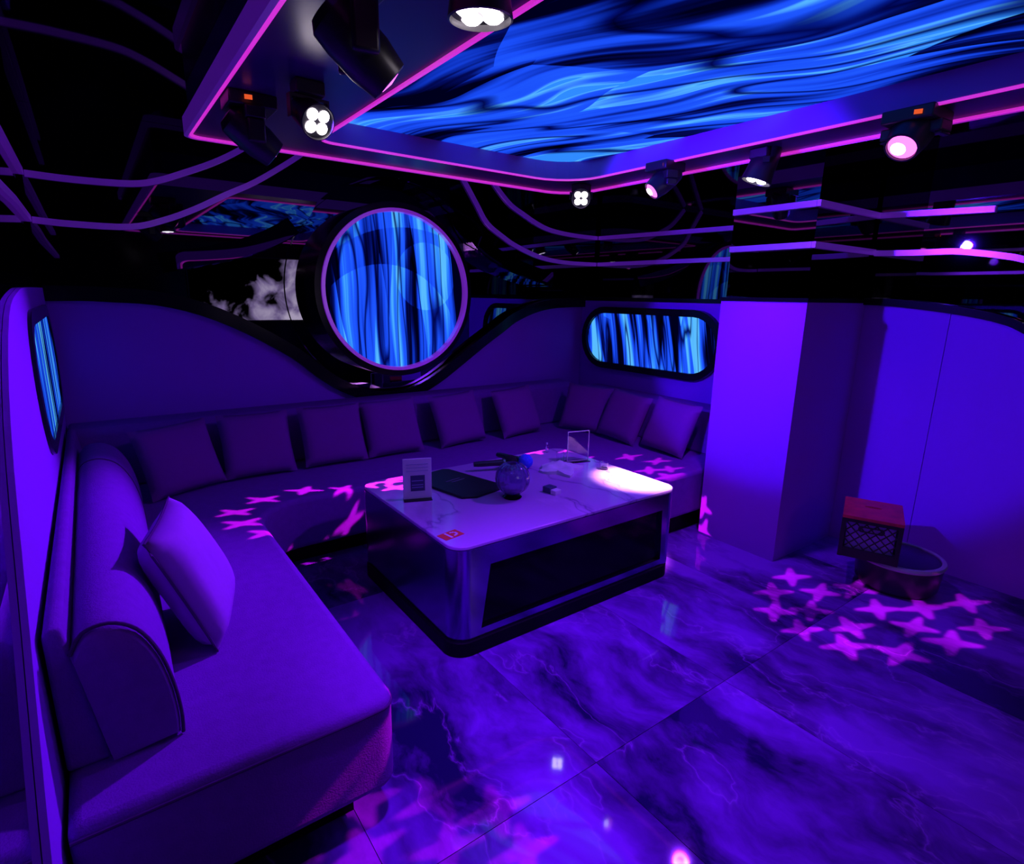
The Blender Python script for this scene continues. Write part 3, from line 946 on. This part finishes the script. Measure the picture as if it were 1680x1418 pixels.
# crumpled paper napkins
def napkin():
    bm = bmesh.new()
    n = 14
    rnd = random.Random(5)
    top, bot = [], []
    for i in range(n + 1):
        rt, rb = [], []
        for j in range(n + 1):
            u, v = i / n - 0.5, j / n - 0.5
            h = 0.012 + 0.02 * (math.sin(9 * u + 2 * v) * math.cos(7 * v - 3 * u) + 1) * max(0, 1 - 2.6 * (u * u + v * v)) + rnd.uniform(0, 0.006)
            wob = 1 + 0.12 * math.sin(5 * math.atan2(v, u + 1e-6))
            rt.append(bm.verts.new((u * 0.24 * wob, v * 0.22 * wob, h)))
            rb.append(bm.verts.new((u * 0.24 * wob, v * 0.22 * wob, 0.0)))
        top.append(rt)
        bot.append(rb)
    for i in range(n):
        for j in range(n):
            bm.faces.new((top[i][j], top[i + 1][j], top[i + 1][j + 1], top[i][j + 1]))
            bm.faces.new((bot[i][j], bot[i][j + 1], bot[i + 1][j + 1], bot[i + 1][j]))
    for i in range(n):
        bm.faces.new((top[i][0], bot[i][0], bot[i + 1][0], top[i + 1][0]))
        bm.faces.new((top[i][n], top[i + 1][n], bot[i + 1][n], bot[i][n]))
        bm.faces.new((top[0][i], top[0][i + 1], bot[0][i + 1], bot[0][i]))
        bm.faces.new((top[n][i], bot[n][i], bot[n][i + 1], top[n][i + 1]))
    return bm
nap = obj('paper_napkin', napkin(), M['paper'], smooth=True, angle=30)
nap.location = (2.355, 2.67, TH)
nap.rotation_euler = (0, 0, 0.5)
tag(nap, 'crumpled white paper napkin right of the blue microphone', 'napkin')

def tumbler(x, y, r, h, label):
    o = obj('tumbler', lathe([(0.0, 0.0), (r * 0.85, 0.0), (r, h), (r * 0.93, h), (r * 0.8, 0.012), (0.0, 0.01)], 28), M['glass'], smooth=True, angle=50)
    o.location = (x, y, TH)
    tag(o, label, 'glass')
    return o
tumbler(2.47, 2.80, 0.028, 0.07, 'small clear tumbler left of the acrylic stand')
tumbler(2.61, 2.52, 0.03, 0.05, 'short clear glass standing in the bright spot of light')

bt = empty('small_bottle', (2.56, 3.05, TH), 'tiny clear bottle standing on the far edge of the table', 'bottle')
obj('body', lathe([(0.0, 0.0), (0.011, 0.0), (0.012, 0.035), (0.006, 0.048), (0.006, 0.058), (0.0, 0.058)], 16), M['glass'], bt, smooth=True)
obj('cap', lathe([(0.0, 0.0585), (0.007, 0.0585), (0.007, 0.07), (0.0, 0.072)], 16), M['paper'], bt, smooth=True)

lb = empty('cigarette_packet', (2.03, 2.36, TH), 'small dark box with a white one in front of it, right of the globe glass', 'box', None, R_(8))
obj('lower_box', bx(-0.028, 0.022, -0.052, -0.012, 0.0, 0.026), M['paper'], lb, bevel=0.002)
obj('upper_box', bx(-0.032, 0.028, -0.0115, 0.045, 0.0, 0.034), M['card_print'], lb, bevel=0.002)

rc = empty('red_card', (1.245, 2.165, TH), 'small red card with white shapes on the near left corner of the table', 'card', None, R_(10))
obj('card', bx(-0.055, 0.055, -0.035, 0.035, 0.0, 0.002), M['red_card'], rc)
bm = bmesh.new()
box(bm, -0.02, -0.008, -0.03, 0.03, 0.0021, 0.0026)
for k in range(6):
    a = math.radians(-90 + 36 * k)
    box(bm, -0.006, 0.006, -0.005, 0.005, 0.0021, 0.0026, Matrix.Translation((0.012 + 0.02 * math.cos(a), 0.018 * math.sin(a), 0)))
obj('printed_mark', bm, M['paper'], rc)

# ---------------------------------------------------------------- pouf and crate by the right wall
po = empty('round_pouf', (3.715, 1.14, 0), 'low round dark pouf with a pale rim against the right wall', 'pouf')
obj('body', lathe([(0.0, 0.0), (0.185, 0.0), (0.21, 0.03), (0.223, 0.17), (0.0, 0.17)], 48), M['pouf'], po, smooth=True)
obj('rim', lathe([(0.205, 0.171), (0.228, 0.171), (0.233, 0.182), (0.228, 0.195), (0.215, 0.199), (0.205, 0.195)] + [(0.205, 0.171)], 48), M['pouf_rim'], po, smooth=True)
obj('cushion_top', lathe([(0.0, 0.171), (0.203, 0.171), (0.204, 0.188), (0.18, 0.1965), (0.0, 0.199)], 48), M['pouf'], po, smooth=True)

cr = empty('milk_crate', (3.598, 1.275, 0.20), 'black plastic lattice crate with a red lid standing on the pouf', 'crate', None, R_(22))
cw, cd, ch = 0.165, 0.138, 0.235      # half depth (x), half width (y), height
bm = bmesh.new()
for s in (-1, 1):
    box(bm, s * cw - 0.006, s * cw + 0.006, -cd, cd, 0.0, 0.055)
    box(bm, s * cw - 0.006, s * cw + 0.006, -cd, cd, ch - 0.02, ch)
    box(bm, -cw + 0.0061, cw - 0.0061, s * cd - 0.006, s * cd + 0.006, 0.0, 0.055)
    box(bm, -cw + 0.0061, cw - 0.0061, s * cd - 0.006, s * cd + 0.006, ch - 0.02, ch)
    for t in (-1, 1):
        box(bm, s * cw - 0.011, s * cw + 0.011, t * cd - 0.011, t * cd + 0.011, 0.0, ch)
box(bm, -cw, cw, -cd, cd, 0.0, 0.01)
obj('shell', bm, M['crate'], cr)
def lattice(face):
    bm = bmesh.new()
    z0, z1 = 0.05, ch - 0.015
    half = cd if face in ('front', 'back') else cw
    step = 0.05
    for sgn in (1, -1):
        k = -8
        while k < 9:
            c = k * step
            pts = []
            for z in (z0, z1):
                u = c + sgn * (z - (z0 + z1) / 2)
                pts.append((u, z))
            (u0, a), (u1, b) = pts
            # clip to the panel
            def clip(u, z, uo, zo):
                if abs(u) <= half:
                    return u, z
                uu = math.copysign(half, u)
                return uu, z + (uu - u) / (uo - u) * (zo - z)
            if not (abs(u0) > half and abs(u1) > half and u0 * u1 > 0):
                p = clip(u0, a, u1, b)
                q = clip(u1, b, u0, a)
                if abs(p[0] - q[0]) > 0.01:
                    if face == 'front':
                        f = lambda s_: (-cw + 0.001 * sgn, s_[0], s_[1])
                    elif face == 'back':
                        f = lambda s_: (cw + 0.001 * sgn, s_[0], s_[1])
                    elif face == 'left':
                        f = lambda s_: (s_[0], cd + 0.001 * sgn, s_[1])
                    else:
                        f = lambda s_: (s_[0], -cd + 0.001 * sgn, s_[1])
                    tube([f(p), f(q)], 0.0038, 4, bm)
            k += 1
    return bm
for fce in ('front', 'back', 'left', 'right'):
    obj('lattice_panel', lattice(fce), M['crate'], cr)
obj('hand_grip', ring_prism(rrect(-0.065, 0.065, 0.165, 0.20, 0.016, 5), rrect(-0.05, 0.05, 0.172, 0.193, 0.01, 5), 'x', -cw - 0.008, -cw - 0.0015), M['crate'], cr)
obj('contents', bx(-cw + 0.02, cw - 0.02, -cd + 0.02, cd - 0.02, 0.012, ch - 0.012), M['crate_fill'], cr)
lo = rrect(-cw - 0.012, cw + 0.03, -cd - 0.012, cd + 0.012, 0.008, 4)
sl = []
for k in range(len(lo)):
    a = 2 * math.pi * (k - 2) / len(lo) - math.pi / 4 - 0.2
    sl.append((0.05 + 0.016 * math.cos(a), 0.045 * math.sin(a)))
obj('lid', ring_prism(lo, sl, 'z', ch + 0.001, ch + 0.018), M['red_lid'], cr)

# ---------------------------------------------------------------- stage lights
def spot_light(name, pos, target, energy, color, size_deg, blend=0.5, radius=0.03, stars=None, star_size=0.12, rot0=0.0, parent=None):
    ld = bpy.data.lights.new(name, 'SPOT')
    ld.energy = energy
    ld.color = color if stars is None else (1, 1, 1)
    ld.spot_size = math.radians(size_deg)
    ld.spot_blend = blend
    ld.shadow_soft_size = radius
    o = bpy.data.objects.new(name, ld)
    COL.objects.link(o)
    d = Vector(target) - Vector(pos)
    mw = Matrix.Translation(pos) @ d.to_track_quat('-Z', 'Y').to_matrix().to_4x4()
    if parent is not None:
        o.parent = parent
        o.matrix_parent_inverse = Matrix.Identity(4)
        o.matrix_basis = Matrix.Translation(-Vector(parent.location)) @ mw
    else:
        o.matrix_world = mw
    if stars:
        inv = mw.inverted()
        ld.use_nodes = True
        nt = ld.node_tree
        nt.nodes.clear()
        out = nt.nodes.new('ShaderNodeOutputLight')
        em = nt.nodes.new('ShaderNodeEmission')
        em.inputs[0].default_value = (*color, 1)
        tc = nt.nodes.new('ShaderNodeTexCoord')
        sep = nt.nodes.new('ShaderNodeSeparateXYZ')
        nt.links.new(tc.outputs['Normal'], sep.inputs[0])
        du = N(nt, 'ShaderNodeMath', operation='DIVIDE')
        dv = N(nt, 'ShaderNodeMath', operation='DIVIDE')
        for dd, k in ((du, 'X'), (dv, 'Y')):
            nt.links.new(sep.outputs[k], dd.inputs[0])
            nt.links.new(sep.outputs['Z'], dd.inputs[1])
        uv = nt.nodes.new('ShaderNodeCombineXYZ')
        nt.links.new(du.outputs[0], uv.inputs['X'])
        nt.links.new(dv.outputs[0], uv.inputs['Y'])
        rnd = random.Random(len(stars))
        acc = None
        for p in stars:
            q = inv @ Vector(p[:3])
            cu, cv = q.x / q.z, q.y / q.z
            half = star_size / abs(q.z) * rnd.uniform(0.9, 1.1)
            mp = nt.nodes.new('ShaderNodeVectorMath')
            mp.operation = 'SUBTRACT'
            mp.inputs[1].default_value = (cu, cv, 0)
            nt.links.new(uv.outputs[0], mp.inputs[0])
            vr = nt.nodes.new('ShaderNodeVectorRotate')
            vr.rotation_type = 'Z_AXIS'
            vr.inputs['Angle'].default_value = rot0 + rnd.uniform(-0.5, 0.5)
            nt.links.new(mp.outputs[0], vr.inputs['Vector'])
            sc = N(nt, 'ShaderNodeVectorMath', operation='SCALE')
            sc.inputs['Scale'].default_value = 1.0 / half
            nt.links.new(vr.outputs[0], sc.inputs[0])
            ab = N(nt, 'ShaderNodeVectorMath', operation='ABSOLUTE')
            nt.links.new(sc.outputs[0], ab.inputs[0])
            s2 = nt.nodes.new('ShaderNodeSeparateXYZ')
            nt.links.new(ab.outputs[0], s2.inputs[0])
            mn = N(nt, 'ShaderNodeMath', operation='MINIMUM')
            mxx = N(nt, 'ShaderNodeMath', operation='MAXIMUM')
            for pp in (mn, mxx):
                nt.links.new(s2.outputs['X'], pp.inputs[0])
                nt.links.new(s2.outputs['Y'], pp.inputs[1])
            sm = N(nt, 'ShaderNodeMath', operation='MULTIPLY_ADD')
            nt.links.new(mxx.outputs[0], sm.inputs[0])
            sm.inputs[1].default_value = 0.24
            nt.links.new(mn.outputs[0], sm.inputs[2])
            m1 = nt.nodes.new('ShaderNodeMapRange')
            m1.inputs['From Min'].default_value = 0.40
            m1.inputs['From Max'].default_value = 0.28
            nt.links.new(sm.outputs[0], m1.inputs['Value'])
            m2 = nt.nodes.new('ShaderNodeMapRange')
            m2.inputs['From Min'].default_value = 1.08
            m2.inputs['From Max'].default_value = 0.9
            nt.links.new(mxx.outputs[0], m2.inputs['Value'])
            mr = N(nt, 'ShaderNodeMath', operation='MULTIPLY')
            nt.links.new(m1.outputs[0], mr.inputs[0])
            nt.links.new(m2.outputs[0], mr.inputs[1])
            if acc is None:
                acc = mr.outputs[0]
            else:
                ad = N(nt, 'ShaderNodeMath', operation='MAXIMUM')
                nt.links.new(acc, ad.inputs[0])
                nt.links.new(mr.outputs[0], ad.inputs[1])
                acc = ad.outputs[0]
        nt.links.new(acc, em.inputs[1])
        nt.links.new(em.outputs[0], out.inputs[0])
    return o

ZB = 2.404
def fix_common(e, w0, dpt):
    obj('mounting_base', bx(-w0 / 2, w0 / 2, -dpt / 2, dpt / 2, -0.05, 0.0), M['satin_black'], e, bevel=0.006)

def moving_head(lens, aim, label, lit='lens_pink', core=True, s=1.0, spot=None):
    aim = Vector(aim).normalized()
    lens = Vector(lens)
    c = lens - aim * 0.115 * s
    e = empty('moving_head_light', (c.x, c.y, ZB), label, 'stage light', 'moving head lights on the coffer')
    fix_common(e, 0.19 * s, 0.17 * s)
    pz = c.z - ZB
    side = aim.cross(Vector((0, 0, 1)))
    side.z = 0
    side.normalize()
    yaw = math.atan2(side.y, side.x)
    rot = Matrix.Rotation(yaw, 4, 'Z')
    obj('yoke_bridge', bx(-0.105 * s, 0.105 * s, -0.04 * s, 0.04 * s, -0.095, -0.051, rot), M['satin_black'], e, bevel=0.006)
    for k in (-1, 1):
        x0, x1 = sorted((k * 0.105 * s, k * 0.08 * s))
        obj('yoke_arm', bx(x0, x1, -0.035 * s, 0.035 * s, pz - 0.045 * s, -0.096, rot), M['satin_black'], e, bevel=0.008)
    mt = aim_mtx((0, 0, pz), aim)      # local -z is the beam
    hd = obj('lamp_head', lathe([(0.0, 0.115), (0.045, 0.112), (0.066, 0.09), (0.072, 0.04), (0.072, -0.04), (0.064, -0.085), (0.06, -0.11), (0.052, -0.113), (0.05, -0.1), (0.0, -0.1)], 28,
                             mtx=mt @ Matrix.Scale(s, 4)), M['satin_black'], e, smooth=True, angle=35)
    obj('lens', lathe([(0.0, -0.118), (0.03, -0.114), (0.049, -0.1045), (0.0, -0.1045)], 28, mtx=mt @ Matrix.Scale(s, 4)), M[lit], hd, smooth=True)
    if core:
        obj('lens_core', lathe([(0.0, -0.1235), (0.018, -0.1225), (0.026, -0.1195), (0.0, -0.1195)], 20, mtx=mt @ Matrix.Translation((0.008, 0.004, 0)) @ Matrix.Scale(s, 4)), M['lens_core'], hd, smooth=True)
    tc = (Vector((0, 0, 1.65)) - c).normalized()
    tc = (tc - aim * tc.dot(aim)).normalized()
    ip = Vector((0, 0, pz)) + tc * 0.073 * s
    obj('indicator', lathe([(0.0, -0.006), (0.007, 0.0), (0.0, 0.006)], 10, mtx=Matrix.Translation(ip)), M['white_led'], hd, smooth=True)
    dv = (Vector((0, 0, 1.65)) - Vector((c.x, c.y, ZB)))
    dv.z = 0
    dv.normalize()
    yw = math.atan2(dv.y, dv.x)
    rr = 0.098 * s
    obj('display', bx(-0.002, 0.002, -0.014, 0.014, -0.036, -0.02, Matrix.Translation((dv.x * rr * 1.12, dv.y * rr * 1.12, 0)) @ Matrix.Rotation(yw, 4, 'Z')), M['orange_led'], e)
    return e

def par_light(lens, aim, label, s=1.0):
    aim = Vector(aim).normalized()
    lens = Vector(lens)
    c = lens - aim * 0.10 * s
    e = empty('par_light', (c.x, c.y, ZB), label, 'stage light', 'lit four-lens spotlights on the coffer')
    fix_common(e, 0.13 * s, 0.1 * s)
    pz = c.z - ZB
    side = aim.cross(Vector((0, 0, 1)))
    if side.length < 0.1:
        side = Vector((1, 0, 0))
    side.z = 0
    side.normalize()
    rot = Matrix.Rotation(math.atan2(side.y, side.x), 4, 'Z')
    bm = bmesh.new()
    box(bm, -0.092 * s, 0.092 * s, -0.015, 0.015, -0.062, -0.051, rot)
    for k in (-1, 1):
        x0, x1 = sorted((k * 0.092 * s, k * 0.084 * s))
        box(bm, x0, x1, -0.015, 0.015, pz - 0.02, -0.0621, rot)
    obj('bracket', bm, M['satin_black'], e)
    mt = aim_mtx((0, 0, pz), aim) @ Matrix.Scale(s, 4)
    can = obj('can', lathe([(0.0, 0.09), (0.05, 0.088), (0.062, 0.07), (0.072, -0.06), (0.078, -0.1), (0.073, -0.102), (0.07, -0.088), (0.0, -0.088)], 32, mtx=mt), M['satin_black'], e, smooth=True, angle=35)
    for a in (45, 135, 225, 315):
        px, py = 0.0365 * math.cos(math.radians(a)), 0.0365 * math.sin(math.radians(a))
        obj('lens', lathe([(0.0, -0.101), (0.016, -0.099), (0.0255, -0.0915), (0.0, -0.0915)], 20, mtx=mt @ Matrix.Translation((px, py, 0))), M['lens_white'], can, smooth=True)
    return e

G1 = [(3.278, 1.541), (3.007, 1.504), (2.82, 1.387), (2.991, 1.277), (2.762, 1.208), (3.001, 1.07), (2.803, 1.008), (2.961, 0.827), (3.28, 0.884), (3.275, 0.718),
      (3.565, 0.667), (3.538, 0.93), (3.806, 0.809), (3.236, 1.347), (3.313, 1.07), (3.45, 1.25)]
G2 = [(0.697, 3.424, .45), (0.947, 3.453, .45), (1.159, 3.354, .45), (0.523, 3.295, .45), (0.523, 3.106, .45), (0.601, 2.909, .45), (1.393, 3.073, .55), (1.32, 2.931, .55), (1.191, 3.055, .55)]
G2F = [(0.998, 3.43, 0), (1.082, 3.261, 0), (0.89, 3.264, 0)]
G3 = [(3.237, 2.873, .45), (3.333, 2.673, .45), (3.247, 2.489, .45), (3.106, 2.38, .45), (3.1, 2.549, .45), (3.38, 2.27, 0.2), (3.38, 2.25, 0.02), (2.75, 3.0, .55), (2.5, 3.1, .55)]
G4 = [(0.527, 1.522, 0), (0.741, 1.406, 0), (0.88, 1.248, 0), (0.688, 1.227, 0), (0.872, 1.082, 0), (0.475, 1.36, 0), (0.63, 1.43, 0.36)]

def m3(pts, z=0):
    return [(p[0], p[1], p[2] if len(p) > 2 else z) for p in pts]

L1 = Vector((0.68, 1.46, 2.16)); A1 = Vector((3.15, 1.05, 0.0)) - L1
moving_head(L1, A1, 'largest moving head light, tilted down to the right, upper left of the frame', 'lens_pink', False, 0.9)
spot_light('star_beam', L1 + A1.normalized() * 0.04, (3.15, 1.05, 0.0), 900 * POW_STAR, MAGENTA, 34, 0.15, 0.008, m3(G1), 0.098, 0.7)
L2 = Vector((0.71, 2.66, 2.2)); A2 = Vector((3.1, 2.65, 0.45)) - L2
moving_head(L2, A2, 'moving head light tilted down to the right, left rear corner of the coffer', 'lens_pink', False, 0.95)
spot_light('star_beam', L2 + A2.normalized() * 0.04, (3.0, 2.65, 0.4), 800 * POW_STAR, MAGENTA, 40, 0.15, 0.008, G3, 0.08, 0.4)
LF = Vector((2.70, 2.36, 2.245)); AF = Vector((0.75, 3.15, 0.45)) - LF
moving_head(LF, AF, 'moving head light with a pink lens near the right rear corner of the coffer', 'lens_pink', True, 0.9)
spot_light('star_beam', LF + AF.normalized() * 0.04, (0.85, 3.15, 0.45), 900 * POW_STAR, MAGENTA, 42, 0.15, 0.008, G2 + G2F, 0.075, 0.5)
LH = Vector((2.74, 1.10, 2.255)); AH = Vector((0.65, 1.3, 0.0)) - LH
moving_head(LH, AH, 'moving head light with a bright pink lens facing forward, above the right wall', 'lens_pink', True, 1.1)
spot_light('star_beam', LH + AH.normalized() * 0.04, (0.65, 1.3, 0.0), 300 * POW_STAR, MAGENTA, 36, 0.15, 0.008, G4, 0.10, 0.3)

PB = Vector((0.79, 1.22, 2.25))
par_light(PB, (0.05, 0.05, -1), 'lit four-lens spotlight pointing straight down at the top edge of the picture', 0.95)
spot_light('violet_flood', PB + Vector((0, 0, -0.03)), (1.4, 1.4, 0), 290 * POW_VIOLET, PURPLE, 68, 1.0, 0.05)
PC = Vector((0.765, 2.27, 2.255)); AC = Vector((0.2, -1.6, -0.9))
par_light(PC, AC, 'lit four-lens spotlight facing the viewer by the left edge of the blue ceiling screen', 0.82)
spot_light('violet_flood', PC + AC.normalized() * 0.03, (3.38, 2.05, 1.80), 430 * POW_VIOLET, VIOLET, 52, 0.22, 0.04)
PE = Vector((2.80, 3.06, 2.30)); AE = Vector((-1.6, -1.8, -0.9))
par_light(PE, AE, 'lit four-lens spotlight facing the viewer at the right rear corner of the coffer', 0.85)
spot_light('violet_flood', PE + AE.normalized() * 0.03, (-0.2, 2.2, 0.85), 660 * POW_VIOLET, PURPLE, 46, 0.9, 0.05)
PG = Vector((2.90, 1.83, 2.25)); AG = Vector((-0.32, 0.42, -1.7))
par_light(PG, AG, 'lit four-lens spotlight above the right end of the table', 1.0)
spot_light('table_spot', PG + AG.normalized() * 0.03, (2.66, 2.25, 0.55), 1900, (1.0, 0.6, 1.0), 20, 1.0, 0.03)
spot_light('violet_flood', PG + AG.normalized() * 0.03, (2.3, 2.1, 0.0), 105 * POW_VIOLET, PURPLE, 150, 0.9, 0.05)
